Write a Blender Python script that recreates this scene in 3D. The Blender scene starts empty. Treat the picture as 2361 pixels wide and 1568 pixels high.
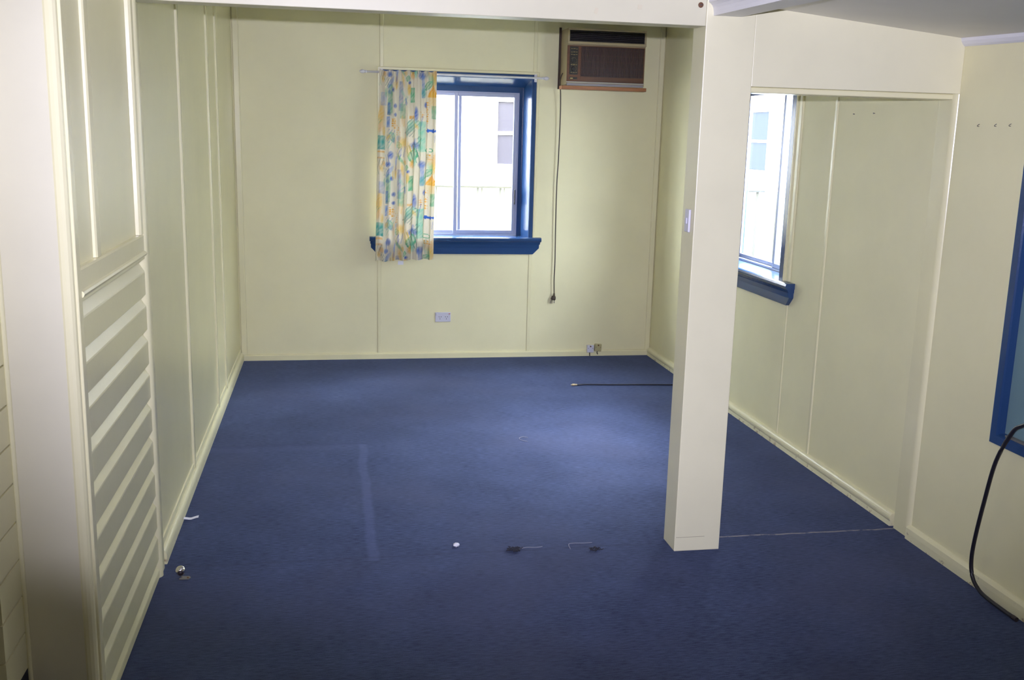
import bpy, bmesh, math, random
from mathutils import Vector, Matrix
random.seed(7)
S = bpy.context.scene
COL = S.collection
PI = math.pi

# ------------------------------------------------------------------ materials
def new_mat(name):
    m = bpy.data.materials.new(name); m.use_nodes = True
    nt = m.node_tree; b = nt.nodes['Principled BSDF']
    return m, nt, b
def N(nt, typ, **kw):
    n = nt.nodes.new(typ)
    for k, v in kw.items():
        if k in n.inputs: n.inputs[k].default_value = v
        else: setattr(n, k, v)
    return n
def L(nt, a, b): nt.links.new(a, b)
def rgba(c): return (c[0], c[1], c[2], 1.0)
def plain(name, col, rough=.5, metal=0., spec=.5, bump=0., bscale=300., coat=0.):
    m, nt, b = new_mat(name)
    b.inputs['Base Color'].default_value = rgba(col)
    b.inputs['Roughness'].default_value = rough
    b.inputs['Metallic'].default_value = metal
    b.inputs['Specular IOR Level'].default_value = spec
    b.inputs['Coat Weight'].default_value = coat
    tc = N(nt, 'ShaderNodeTexCoord')
    n = N(nt, 'ShaderNodeTexNoise', Scale=bscale, Detail=3.)
    L(nt, tc.outputs['Object'], n.inputs['Vector'])
    if bump > 0:
        bp = N(nt, 'ShaderNodeBump', Strength=bump, Distance=.002)
        L(nt, n.outputs['Fac'], bp.inputs['Height']); L(nt, bp.outputs['Normal'], b.inputs['Normal'])
    return m
def paint(name, col, rough=.3, var=.05, specks=True, bump=.12):
    """brushed enamel on sheeting: slight tone mottling, sparse tiny nail specks, faint orange-peel"""
    m, nt, b = new_mat(name)
    tc = N(nt, 'ShaderNodeTexCoord')
    n1 = N(nt, 'ShaderNodeTexNoise', Scale=2.3, Detail=4., Roughness=.6)
    L(nt, tc.outputs['Object'], n1.inputs['Vector'])
    r1 = N(nt, 'ShaderNodeValToRGB')
    r1.color_ramp.elements[0].position = .3; r1.color_ramp.elements[1].position = .7
    r1.color_ramp.elements[0].color = rgba([c*(1-var) for c in col]); r1.color_ramp.elements[1].color = rgba([min(1, c*(1+var*.5)) for c in col])
    L(nt, n1.outputs['Fac'], r1.inputs['Fac'])
    out = r1.outputs['Color']
    if specks:
        v = N(nt, 'ShaderNodeTexVoronoi', Scale=2.2); v.inputs['Randomness'].default_value = 1.
        L(nt, tc.outputs['Object'], v.inputs['Vector'])
        r2 = N(nt, 'ShaderNodeValToRGB')
        r2.color_ramp.elements[0].position = .006; r2.color_ramp.elements[0].color = (1, 1, 1, 1)
        r2.color_ramp.elements[1].position = .010; r2.color_ramp.elements[1].color = (0, 0, 0, 1)
        L(nt, v.outputs['Distance'], r2.inputs['Fac'])
        mx = N(nt, 'ShaderNodeMix', data_type='RGBA')
        L(nt, r2.outputs['Color'], mx.inputs[0]); L(nt, out, mx.inputs[6]); mx.inputs[7].default_value = (.22, .18, .12, 1)
        out = mx.outputs[2]
    L(nt, out, b.inputs['Base Color'])
    b.inputs['Roughness'].default_value = rough
    n2 = N(nt, 'ShaderNodeTexNoise', Scale=55., Detail=3.)
    L(nt, tc.outputs['Object'], n2.inputs['Vector'])
    bp = N(nt, 'ShaderNodeBump', Strength=bump, Distance=.0015)
    L(nt, n2.outputs['Fac'], bp.inputs['Height']); L(nt, bp.outputs['Normal'], b.inputs['Normal'])
    return m

def grimy(name, col, rough):
    m = paint(name, col, rough, .05, False); nt = m.node_tree; b = nt.nodes['Principled BSDF']
    src = b.inputs['Base Color'].links[0].from_socket
    tc = N(nt, 'ShaderNodeTexCoord'); sp = N(nt, 'ShaderNodeSeparateXYZ'); L(nt, tc.outputs['Object'], sp.inputs[0])
    n = N(nt, 'ShaderNodeTexNoise', Scale=26., Detail=5., Roughness=.65); L(nt, tc.outputs['Object'], n.inputs['Vector'])
    mr = N(nt, 'ShaderNodeMapRange'); L(nt, sp.outputs['Z'], mr.inputs['Value'])
    mr.inputs['From Min'].default_value = 0.; mr.inputs['From Max'].default_value = .09; mr.inputs['To Min'].default_value = .18; mr.inputs['To Max'].default_value = -.06
    ad = N(nt, 'ShaderNodeMath', operation='ADD'); L(nt, n.outputs['Fac'], ad.inputs[0]); L(nt, mr.outputs[0], ad.inputs[1])
    r = N(nt, 'ShaderNodeValToRGB'); r.color_ramp.elements[0].position = .72; r.color_ramp.elements[1].position = .82; L(nt, ad.outputs[0], r.inputs['Fac'])
    mx = N(nt, 'ShaderNodeMix', data_type='RGBA'); L(nt, r.outputs['Color'], mx.inputs[0]); L(nt, src, mx.inputs[6]); mx.inputs[7].default_value = (.30, .21, .12, 1)
    L(nt, mx.outputs[2], b.inputs['Base Color']); return m
CREAM = (.80, .75, .46)
M = {}
M['wall'] = paint('cream_wall_paint', CREAM, .33)
M['flatwall'] = paint('cream_wall_paint_dull', (.835, .785, .49), .55)
M['endboard'] = paint('cream_end_board_paint', (.72, .68, .50), .35)
M['trim'] = paint('cream_trim_enamel', (.83, .78, .49), .25, specks=False)
M['skirt'] = grimy('scuffed_cream_enamel', (.82, .775, .50), .3)
M['board'] = paint('cream_board_enamel', CREAM, .28, specks=False, bump=.2)
M['pale'] = paint('pale_cream_paint', (.81, .765, .52), .35)
M['beam'] = paint('offwhite_beam_paint', (.655, .62, .435), .4)
M['darkcream'] = plain('grimy_cream', (.36, .31, .2), .7)
M['white'] = paint('white_ceiling_paint', (.78, .755, .69), .5, specks=False)
M['cornice'] = paint('white_cornice_paint', (.80, .79, .80), .45, specks=False)
M['blue'] = plain('blue_window_enamel', (.022, .062, .165), .18, bump=.25, bscale=90.)
M['alu'] = plain('satin_aluminium', (.33, .36, .46), .35, .6)
M['rod'] = plain('white_plastic_rod', (.78, .77, .78), .35)
M['plate'] = plain('white_electrical_plastic', (.66, .65, .72), .3)
M['ivory'] = plain('yellowed_plastic', (.47, .42, .22), .4)
M['slot'] = plain('dark_slot', (.05, .045, .06), .6)
M['red'] = plain('red_indicator', (.5, .12, .08), .4)
M['black'] = plain('black_cable_sheath', (.012, .011, .018), .35)
M['brown_cord'] = plain('dark_brown_flex', (.055, .04, .028), .45)
M['brass'] = plain('brass_connector', (.75, .6, .36), .35, .6)
M['chrome'] = plain('chrome', (.75, .73, .74), .12, 1.)
M['rubber_and_hole_shade'] = plain('dark_rubber_and_hole_shade', (.02, .012, .016), .5)
M['rust'] = plain('rusty_steel', (.16, .075, .035), .7, .3)
M['steel'] = plain('dull_steel', (.2, .19, .18), .5, .6)
M['paper'] = plain('white_paper', (.8, .8, .83), .7)
M['tape'] = plain('aged_tape', (.64, .58, .40), .45)
M['lint'] = plain('dark_lint', (.022, .022, .032), .95)
M['thread'] = plain('pale_thread', (.24, .24, .29), .9)
M['ac_body'] = paint('aged_beige_plastic', (.38, .305, .165), .45, .12, False)
M['ac_trim'] = plain('beige_metal_lip', (.50, .47, .40), .4)
M['ac_lip'] = plain('grey_metal_lip', (.27, .25, .26), .4)
M['ac_dark'] = plain('dark_vent_plastic', (.014, .011, .014), .3)
M['ac_panel'] = plain('black_control_panel', (.022, .019, .014), .35)
M['gold'] = plain('gold_print', (.5, .38, .14), .35, .6)
def wood(name, a, b2, sc=(3., 40., 40.), rough=.45):
    m, nt, b = new_mat(name)
    tc = N(nt, 'ShaderNodeTexCoord'); mp = N(nt, 'ShaderNodeMapping'); mp.inputs['Scale'].default_value = sc
    n = N(nt, 'ShaderNodeTexNoise', Scale=1., Detail=5.)
    L(nt, tc.outputs['Object'], mp.inputs['Vector']); L(nt, mp.outputs['Vector'], n.inputs['Vector'])
    r = N(nt, 'ShaderNodeValToRGB'); r.color_ramp.elements[0].color = rgba(a); r.color_ramp.elements[1].color = rgba(b2)
    r.color_ramp.elements[0].position = .35; r.color_ramp.elements[1].position = .65
    L(nt, n.outputs['Fac'], r.inputs['Fac']); L(nt, r.outputs['Color'], b.inputs['Base Color'])
    b.inputs['Roughness'].default_value = rough
    return m
M['timber'] = wood('orange_timber', (.23, .085, .025), (.36, .145, .05))
M['ac_wood'] = wood('woodgrain_plastic', (.085, .030, .010), (.135, .050, .016))
M['ac_grille'] = plain('maroon_grille', (.075, .032, .020), .4)
M['darktimber'] = plain('dark_gap_timber', (.06, .035, .02), .7)

def glass_mat(name, tint, gloss=.08, rough=.0):
    m, nt, b = new_mat(name); nt.nodes.remove(b)
    o = nt.nodes['Material Output']
    t = N(nt, 'ShaderNodeBsdfTransparent'); t.inputs['Color'].default_value = rgba(tint)
    g = N(nt, 'ShaderNodeBsdfGlossy'); g.inputs['Roughness'].default_value = rough
    fr = N(nt, 'ShaderNodeLayerWeight'); fr.inputs['Blend'].default_value = .5
    pw = N(nt, 'ShaderNodeMath', operation='POWER'); L(nt, fr.outputs['Facing'], pw.inputs[0]); pw.inputs[1].default_value = 4.
    ml = N(nt, 'ShaderNodeMath', operation='MULTIPLY_ADD'); L(nt, pw.outputs[0], ml.inputs[0]); ml.inputs[1].default_value = .5; ml.inputs[2].default_value = .03
    mx = N(nt, 'ShaderNodeMixShader'); L(nt, ml.outputs[0], mx.inputs[0])
    L(nt, t.outputs[0], mx.inputs[1]); L(nt, g.outputs[0], mx.inputs[2]); L(nt, mx.outputs[0], o.inputs['Surface'])
    return m
M['glass'] = glass_mat('clear_window_glass', (.97, .98, 1.))
def tinted():
    m, nt, b = new_mat('obscure_teal_glass')
    b.inputs['Base Color'].default_value = (.34, .54, .60, 1)
    b.inputs['Roughness'].default_value = .25
    tr = N(nt, 'ShaderNodeBsdfTranslucent'); tr.inputs['Color'].default_value = (.016, .032, .042, 1)
    mx = N(nt, 'ShaderNodeMixShader'); mx.inputs[0].default_value = .5
    o = nt.nodes['Material Output']
    L(nt, b.outputs[0], mx.inputs[1]); L(nt, tr.outputs[0], mx.inputs[2]); L(nt, mx.outputs[0], o.inputs['Surface'])
    tc = N(nt, 'ShaderNodeTexCoord'); n = N(nt, 'ShaderNodeTexNoise', Scale=120.)
    L(nt, tc.outputs['Object'], n.inputs['Vector'])
    bp = N(nt, 'ShaderNodeBump', Strength=.3, Distance=.002); L(nt, n.outputs['Fac'], bp.inputs['Height']); L(nt, bp.outputs['Normal'], b.inputs['Normal'])
    return m
M['teal'] = tinted()

def carpet():
    m, nt, b = new_mat('blue_loop_carpet')
    g = N(nt, 'ShaderNodeTexCoord')
    sep = N(nt, 'ShaderNodeSeparateXYZ'); L(nt, g.outputs['Object'], sep.inputs[0])
    def math_(op, a, bb=None, clamp=False):
        n = N(nt, 'ShaderNodeMath', operation=op); n.use_clamp = clamp
        for i, v in enumerate((a, bb)):
            if v is None: continue
            if isinstance(v, (int, float)): n.inputs[i].default_value = v
            else: L(nt, v, n.inputs[i])
        return n.outputs[0]
    def sstep(v, lo, hi):
        n = N(nt, 'ShaderNodeMapRange', interpolation_type='SMOOTHSTEP')
        L(nt, v, n.inputs['Value']); n.inputs['From Min'].default_value = lo; n.inputs['From Max'].default_value = hi
        return n.outputs[0]
    def noise(scale, detail=4., vec=None, rough=.55):
        n = N(nt, 'ShaderNodeTexNoise', Scale=scale, Detail=detail, Roughness=rough)
        L(nt, vec or g.outputs['Object'], n.inputs['Vector']); return n.outputs['Fac']
    X, Y = sep.outputs['X'], sep.outputs['Y']
    # woven flecks stretched along X, plus fine loop grain
    mp = N(nt, 'ShaderNodeMapping'); mp.inputs['Scale'].default_value = (28., 160., 1.); L(nt, g.outputs['Object'], mp.inputs['Vector'])
    streak = noise(1., 3., mp.outputs['Vector'])
    grain = noise(380., 2.)
    blotch = noise(1.1, 4.)
    blotch2 = noise(3.2, 3.)
    f = math_('ADD', math_('MULTIPLY', streak, .45), math_('MULTIPLY', grain, .35))
    f = math_('ADD', f, math_('MULTIPLY', blotch2, .2))
    r = N(nt, 'ShaderNodeValToRGB')
    r.color_ramp.elements[0].position = .34; r.color_ramp.elements[0].color = (.010, .014, .036, 1)
    r.color_ramp.elements[1].position = .66; r.color_ramp.elements[1].color = (.070, .093, .184, 1)
    L(nt, f, r.inputs['Fac']); col = r.outputs['Color']
    def mix(fac, c, colin):
        mx = N(nt, 'ShaderNodeMix', data_type='RGBA')
        if isinstance(fac, float): mx.inputs[0].default_value = fac
        else: L(nt, fac, mx.inputs[0])
        L(nt, colin, mx.inputs[6]); mx.inputs[7].default_value = rgba(c); return mx.outputs[2]
    # traffic-worn, greyer centre
    worn = math_('MULTIPLY', sstep(blotch, .42, .68), .38)
    col = mix(worn, (.060, .065, .112), col)
    # old furniture dents: a straight pale band and its faint cross band
    wob = math_('MULTIPLY', math_('SUBTRACT', noise(4., 2.), .5), .05)
    xb = math_('ADD', X, wob); yb = math_('ADD', Y, wob)
    def band(v, a, w, soft): return math_('MULTIPLY', sstep(v, a-soft, a), math_('SUBTRACT', 1., sstep(v, a+w, a+w+soft)))
    b1 = math_('MULTIPLY', band(xb, .785, .022, .022), band(Y, -.02, 1.5, .02))
    b1 = math_('MULTIPLY', b1, .26)
    col = mix(b1, (.11, .135, .27), col)
    b2 = math_('MULTIPLY', band(yb, 1.43, .045, .05), math_('SUBTRACT', 1., sstep(X, .80, .84)))
    col = mix(math_('MULTIPLY', b2, .10), (.11, .135, .27), col)
    b3 = math_('MULTIPLY', band(yb, 1.49, .02, .02), math_('SUBTRACT', 1., sstep(X, .82, .85)))
    col = mix(math_('MULTIPLY', b3, .3), (.03, .035, .09), col)
    # join between the two carpet pieces: faint in the big opening, frayed and pale in the narrow one
    jn = math_('ADD', Y, math_('MULTIPLY', math_('SUBTRACT', noise(6., 3.), .5), .03))
    jl = band(jn, -.006, .010, .006)
    jl_l = math_('MULTIPLY', math_('MULTIPLY', jl, math_('SUBTRACT', 1., sstep(X, 1.9, 2.0))), .28)
    col = mix(jl_l, (.03, .032, .06), col)
    jn2 = math_('ADD', Y, math_('MULTIPLY', math_('SUBTRACT', noise(9., 4.), .5), .022))
    jr = math_('MULTIPLY', band(jn2, .028, .007, .004), sstep(X, 2.19, 2.24))
    jr = math_('MULTIPLY', jr, sstep(noise(22., 3.), .30, .52))
    col = mix(math_('MULTIPLY', jr, .8), (.30, .27, .25), col)
    L(nt, col, b.inputs['Base Color'])
    b.inputs['Roughness'].default_value = .92; b.inputs['Specular IOR Level'].default_value = .12
    b.inputs['Sheen Weight'].default_value = .2; b.inputs['Sheen Roughness'].default_value = .35
    b.inputs['Sheen Tint'].default_value = (.42, .55, 1., 1)
    bp = N(nt, 'ShaderNodeBump', Strength=.5, Distance=.004); L(nt, f, bp.inputs['Height']); L(nt, bp.outputs['Normal'], b.inputs['Normal'])
    return m
M['carpet'] = carpet()

def curtain_mat():
    m, nt, b = new_mat('floral_print_cotton')
    a = N(nt, 'ShaderNodeVertexColor'); a.layer_name = 'print'
    L(nt, a.outputs['Color'], b.inputs['Base Color']); b.inputs['Roughness'].default_value = .85
    tr = N(nt, 'ShaderNodeBsdfTranslucent'); L(nt, a.outputs['Color'], tr.inputs['Color'])
    mx = N(nt, 'ShaderNodeMixShader'); mx.inputs[0].default_value = .07
    o = nt.nodes['Material Output']; L(nt, b.outputs[0], mx.inputs[1]); L(nt, tr.outputs[0], mx.inputs[2]); L(nt, mx.outputs[0], o.inputs['Surface'])
    return m
M['curtain'] = curtain_mat()
M['ext_wall'] = plain('white_weatherboard', (.84, .84, .83), .6)
M['ext_fence'] = plain('cream_steel_fence', (.80, .80, .76), .5)
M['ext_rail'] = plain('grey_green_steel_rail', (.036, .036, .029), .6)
M['ext_rib'] = plain('shaded_rib_side', (.065, .065, .055), .6)  # shadow beside each rib, painted onto its side faces
M['ext_glass'] = plain('grey_flyscreened_glass', (.036, .033, .041), .4, spec=.12)
M['ext_glass_blue'] = plain('sky_blue_glass', (.0095, .0155, .023), .5, spec=.05)  # reflected sky put into a dull blue base colour
M['ext_frame'] = plain('white_window_frame', (.86, .86, .86), .5)
M['ground'] = plain('pale_concrete_ground', (.16, .16, .13), .9)

# ------------------------------------------------------------------ helpers
def obj(name, bm, m, parent=None, smooth=False, bevel=0., loc=None):
    me = bpy.data.meshes.new(name)
    bmesh.ops.recalc_face_normals(bm, faces=bm.faces)
    bm.to_mesh(me); bm.free()
    o = bpy.data.objects.new(name, me); COL.objects.link(o)
    me.materials.append(M[m] if isinstance(m, str) else m)
    if smooth:
        for p in me.polygons: p.use_smooth = True
    if loc is not None: o.location = loc
    if bevel > 0:
        md = o.modifiers.new('bevel', 'BEVEL'); md.width = bevel; md.segments = 2; md.limit_method = 'ANGLE'; md.angle_limit = .6
    if parent: o.parent = parent
    return o
def tag(o, label=None, cat=None, group=None, kind=None):
    if label: o['label'] = label
    if cat: o['category'] = cat
    if group: o['group'] = group
    if kind: o['kind'] = kind
    return o
def thing(name, label, cat, loc=(0, 0, 0), group=None, kind=None):
    o = bpy.data.objects.new(name, None); COL.objects.link(o); o.location = loc; o.empty_display_size = .05
    return tag(o, label, cat, group, kind)
def struct(name, bm, m, label=None, **kw):
    o = obj(name, bm, m, **kw); o['kind'] = 'structure'
    if label: o['label'] = label
    return o
def B(): return bmesh.new()
def box(bm, x0, x1, y0, y1, z0, z1):
    v = [bm.verts.new(p) for p in ((x0,y0,z0),(x1,y0,z0),(x1,y1,z0),(x0,y1,z0),(x0,y0,z1),(x1,y0,z1),(x1,y1,z1),(x0,y1,z1))]
    for f in ((0,3,2,1),(4,5,6,7),(0,1,5,4),(1,2,6,5),(2,3,7,6),(3,0,4,7)): bm.faces.new([v[i] for i in f])
    return bm
def bx(*a): return box(B(), *a)
def prism(bm, pts, axis, a, b):
    """pts: closed 2D outline in the two other axes (order x,y,z without axis), extruded along axis from a to b"""
    def P(p, t):
        q = list(p); q.insert(axis, t); return q
    A = [bm.verts.new(P(p, a)) for p in pts]; C = [bm.verts.new(P(p, b)) for p in pts]
    n = len(pts)
    bm.faces.new(A); bm.faces.new(C[::-1])
    for i in range(n): bm.faces.new((A[i], A[(i+1) % n], C[(i+1) % n], C[i]))
    return bm
def tube(bm, pts, r, seg=10, cap=True):
    pts = [Vector(p) for p in pts]; rings = []
    up = Vector((0, 0, 1))
    for i, p in enumerate(pts):
        t = (pts[min(i+1, len(pts)-1)] - pts[max(i-1, 0)]).normalized()
        ref = up if abs(t.z) < .9 else Vector((1, 0, 0))
        a = t.cross(ref).normalized(); b_ = t.cross(a).normalized()
        rr = r[i] if isinstance(r, (list, tuple)) else r
        rings.append([bm.verts.new(p + rr*(math.cos(2*PI*k/seg)*a + math.sin(2*PI*k/seg)*b_)) for k in range(seg)])
    for A, C in zip(rings, rings[1:]):
        for k in range(seg): bm.faces.new((A[k], A[(k+1) % seg], C[(k+1) % seg], C[k]))
    if cap: bm.faces.new(rings[0]); bm.faces.new(rings[-1][::-1])
    return bm
def smoothline(pts, n=8):
    """Catmull-Rom through points"""
    P = [Vector(p) for p in pts]; out = []
    for i in range(len(P)-1):
        p0, p1, p2, p3 = P[max(i-1, 0)], P[i], P[i+1], P[min(i+2, len(P)-1)]
        for k in range(n):
            t = k/n
            out.append(.5*((2*p1)+(p2-p0)*t+(2*p0-5*p1+4*p2-p3)*t*t+(3*p1-p0-3*p2+p3)*t**3))
    out.append(P[-1]); return out
def lathe(bm, prof, origin, axis='Z', seg=20):
    """prof: (radius, height) list"""
    rings = []
    for (r, h) in prof:
        ring = []
        for k in range(seg):
            c, s = r*math.cos(2*PI*k/seg), r*math.sin(2*PI*k/seg)
            p = {'Z': (c, s, h), 'X': (h, c, s), 'Y': (c, h, s)}[axis]
            ring.append(bm.verts.new(Vector(origin)+Vector(p)))
        rings.append(ring)
    for A, C in zip(rings, rings[1:]):
        for k in range(seg): bm.faces.new((A[k], A[(k+1) % seg], C[(k+1) % seg], C[k]))
    bm.faces.new(rings[0]); bm.faces.new(rings[-1][::-1])
    return bm

# ------------------------------------------------------------------ dimensions
W, D = 3.09, 3.587            # back room: width, depth (y=0 is the line of the old outer wall / beam)
CZ = 2.55                     # back room ceiling
FZ = 2.47                     # front room flat ceiling
WIN = (.998, 2.126, .893, 2.092)      # back window: x0,x1,z0,z1
WIN2 = (1.335, 2.463, .893, 2.092)    # side window: y0,y1,z0,z1
WIN3 = (-1.55, -.53, .577, 1.98)      # front room window: y0,y1,z0,z1

def ceil_z(x, y): return 2.137 - .0945*(x-2.322) + .035*(y+.084)

# ------------------------------------------------------------------ shell
struct('floor', bx(-1.7, W+.20, -5.4, D+.20, -.12, 0), 'carpet', 'blue low loop carpet, worn pale along old furniture lines')
# wall with a window hole, built from four boxes
bm = B(); T = D+.20
x0, x1, z0, z1 = WIN
box(bm, -.14, x0, D, T, 0, CZ); box(bm, x1, W+.20, D, T, 0, CZ); box(bm, x0, x1, D, T, 0, z0); box(bm, x0, x1, D, T, z1, CZ)
struct('wall_back', bm, 'flatwall', 'cream sheeted end wall with the curtained window')
struct('wall_left', bx(-.14, -.016, -.05, D, 0, CZ), 'wall', 'glossy cream sheeted side wall with cover strips')
bm = B(); y0, y1, z0, z1 = WIN2
box(bm, W, W+.20, .035, y0, 0, CZ); box(bm, W, W+.20, y1, D, 0, CZ); box(bm, W, W+.20, y0, y1, 0, z0); box(bm, W, W+.20, y0, y1, z1, CZ)
struct('wall_right', bm, 'flatwall', 'cream sheeted side wall with the uncurtained window')
bm = B(); y0, y1, z0, z1 = WIN3; XR = 3.078
box(bm, XR, W+.12, y1, -.06, 0, 2.3); box(bm, XR, W+.12, -5.4, y0, 0, 2.3); box(bm, XR, W+.12, y0, y1, 0, z0); box(bm, XR, W+.12, y0, y1, z1, 2.3)
struct('wall_front_right', bm, 'flatwall', 'cream wall beside the low sloping ceiling')
struct('ceiling', bx(-.14, W+.20, 0, T, CZ, CZ+.1), 'white')
# front room ceilings: flat part, sloping part
struct('ceiling_flat', bx(-1.7, 2.03, -5.4, -.0, FZ, FZ+.1), 'white')
bm = B()
vs = []
for (x, y) in ((2.03, -5.4), (W+.12, -5.4), (W+.12, .0), (2.03, .0)): vs.append(Vector((x, y, ceil_z(x, y))))
lo = [bm.verts.new(v) for v in vs]; hi = [bm.verts.new(v+Vector((0, 0, .08))) for v in vs]
bm.faces.new(lo[::-1]); bm.faces.new(hi)
for i in range(4): bm.faces.new((lo[i], lo[(i+1) % 4], hi[(i+1) % 4], hi[i]))
struct('ceiling_sloping', bm, 'white', 'low white sloping ceiling')
# enclosed rest of the front room (behind and beside the camera)
struct('wall_rear', bx(-1.7, W+.12, -5.5, -5.4, 0, FZ+.1), 'wall')
struct('wall_far_left', bx(-1.8, -1.7, -5.4, -.94, 0, FZ+.1), 'wall')
struct('wall_side_end', bx(-1.7, -.185, -1.03, -.94, 0, FZ+.1), 'wall')

# ---- beam, pillar, lintel dividing the two rooms
struct('wall_beam', bx(-.14, 2.013, -.09, .0, 2.067, FZ+.1), 'beam', 'wide cream beam over the big opening', bevel=.002)
bm = bx(2.014, 2.208, -.09, .042, 0, 2.067); box(bm, 2.014, 2.208, -.09, .042, 2.067, FZ+.1)
bmesh.ops.remove_doubles(bm, verts=bm.verts, dist=1e-5)
bmesh.ops.delete(bm, geom=[f for f in bm.faces if abs(f.calc_center_median().z-2.067) < 1e-4], context='FACES_ONLY')
pillar = struct('wall_pillar', bm, 'pale', 'square cream pillar standing in the room between the two openings', bevel=.003)
obj('saw_cut', bx(2.020, 2.142, -.0905, -.088, .0595, .061), M['darkcream'], pillar)
struct('wall_lintel', bx(2.208, 3.078, -.088, -.010, 1.857, 2.25), 'pale', 'cream sheet panel above the narrow opening', bevel=.002)
struct('trim_lintel_lining', bx(2.208, 3.078, -.062, .035, 1.836, 1.857), 'trim', bevel=.004)
struct('wall_over_lintel', bx(2.016, W, -.010, .035, 1.857, CZ), 'wall')
struct('wall_over_beam', bx(-.14, 2.016, .0, .03, 2.30, CZ), 'wall')
struct('trim_right_lining', bx(3.073, 3.11, -.06, .040, 0, 1.857), 'trim', 'cream lining of the narrow opening against the side wall')
# rounded bead on the front corner of that lining
def bead(bm, cx, cy, r, z0, z1, a0=0., a1=2*PI, n=14):
    pts = [(cx+r*math.cos(a0+(a1-a0)*i/n), cy+r*math.sin(a0+(a1-a0)*i/n)) for i in range(n if a1-a0 > 6.2 else n+1)]
    if a1-a0 < 6.2: pts.append((cx, cy))
    return prism(bm, pts, 2, z0, z1)
struct('trim_right_bead', bead(B(), 3.094, -.060, .030, .046, 1.857, PI, 1.5*PI), 'trim', smooth=False)
# ---- white boxed cornice beam running from the pillar head under the ceiling towards the camera
bm = B()
prof = [(2.148, 2.105), (2.041, 2.105), (2.0405, 2.118), (2.038, 2.131), (2.033, 2.141), (2.026, 2.148), (2.020, 2.151), (2.020, 2.160), (2.012, 2.166), (1.99, 2.20), (1.965, 2.26), (1.93, 2.33), (1.93, FZ), (2.148, FZ)]
def cornice_at(y): return [Vector((x, y, z + .028*(y+.09)*(1 if z < 2.4 else 0))) for (x, z) in prof]
A = [bm.verts.new(v) for v in cornice_at(-.09)]; C = [bm.verts.new(v) for v in cornice_at(-5.4)]
n = len(prof); bm.faces.new(A); bm.faces.new(C[::-1])
for i in range(n): bm.faces.new((A[i], A[(i+1) % n], C[(i+1) % n], C[i]))
struct('ceiling_beam', bm, 'cornice', 'white moulded cornice beam meeting the pillar head under the ceiling')
# small white cornice along the front right wall
bm = B()
def cor(y):
    z = ceil_z(XR, y)
    return [Vector((XR, y, z+.02)), Vector((XR-.022, y, z+.005)), Vector((XR-.020, y, z-.010)), Vector((XR-.012, y, z-.022)), Vector((XR-.004, y, z-.029)), Vector((XR, y, z-.029))]
A = [bm.verts.new(v) for v in cor(-.088)]; C = [bm.verts.new(v) for v in cor(-5.4)]
n = len(A); bm.faces.new(A); bm.faces.new(C[::-1])
for i in range(n): bm.faces.new((A[i], A[(i+1) % n], C[(i+1) % n], C[i]))
struct('trim_cornice', bm, 'cornice', 'slim white cornice under the sloping ceiling')

# ---- left front wall: rusticated boards below, flat sheet above
bm = B()
prof = [(-.13, 0), (-.13, 1.195)]
prof.append((-.020, 1.195))
zt = 1.195
while zt > .05:
    zb = max(zt-.125, 0)
    prof += [(-.020, zt-.004), (-.001, zt-.038), (0., zt-.043), (0., zb+.003), (-.003, zb), (-.020, zb)]
    zt -= .125
prof = [p for p in prof if p[1] >= 0]
clean = []
for p in prof:
    if not clean or (abs(p[0]-clean[-1][0])+abs(p[1]-clean[-1][1])) > 1e-6: clean.append(p)
bm2 = B(); prism(bm2, [(p[0], p[1]) for p in clean], 1, -1.0, -.068)
struct('wall_front_left', bm2, 'board', 'cream wall of wide horizontal boards below a flat panel')
struct('wall_front_left_panel', bx(-.13, -.016, -1.0, -.05, 1.285, FZ), 'wall', 'flat cream panel above the boards')
bm = B()
prism(bm, [(-.13, 1.285), (-.002, 1.285), (.002, 1.280), (.002, 1.228), (.007, 1.224), (.010, 1.218), (.007, 1.211), (.002, 1.208), (.002, 1.200), (-.004, 1.196), (-.13, 1.195)], 1, -1.0, -.072)
struct('trim_board_capping', bm, 'trim', 'cream capping rail with a small bead along the top of the boards')
def strip(name, axis, x, y0, y1, z0, z1, t=.010, label=None, m='trim'):
    """rounded cover strip lying on a wall plane; axis: outward normal '+X','-X','-Y'"""
    w = (y1-y0); h = .5*w; c = .5*(y0+y1); pts = []
    for i in range(9):
        a = PI*i/8; pts.append((c - h*math.cos(a), t*min(1., 1.6*math.sin(a))))
    pts = [(c-h, -.002)] + pts + [(c+h, -.002)]
    if axis == '+X': q = [(x+d, s) for s, d in pts]
    elif axis == '-X': q = [(x-d, s) for s, d in pts]
    else: q = [(s, x-d) for s, d in pts]
    return struct(name, prism(B(), q, 2, z0, z1), m, label)
strip('trim_1', '+X', -.016, -.765, -.705, 1.286, FZ, .011, 'cream cover strip on the panel above the boards')
strip('trim_2', '+X', -.016, -.130, -.064, 1.286, FZ, .018, 'cream cover strip beside the big opening')
struct('trim_left_bead', bead(B(), -.020, -.066, .030, 0, 2.067, -.5*PI, 0.0), 'trim', 'cream corner bead of the big opening')
struct('trim_left_lining', bx(-.02, .004, -.064, .0, 0, 2.067), 'trim')
# wall end board nearest the camera, its side bead and lining
struct('trim_end_board', bx(-.172, -.020, -1.062, -1.03, 0, FZ), 'endboard', 'broad cream end board closest to the camera', bevel=.004)
bm = bead(B(), -.022, -1.045, .020, 0, FZ)
struct('trim_end_bead', bm, 'trim', 'rounded cream edge of the end board')
struct('trim_end_lining', bx(-.13, .004, -1.040, -1.0, 0, FZ), 'trim', bevel=.003)
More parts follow.
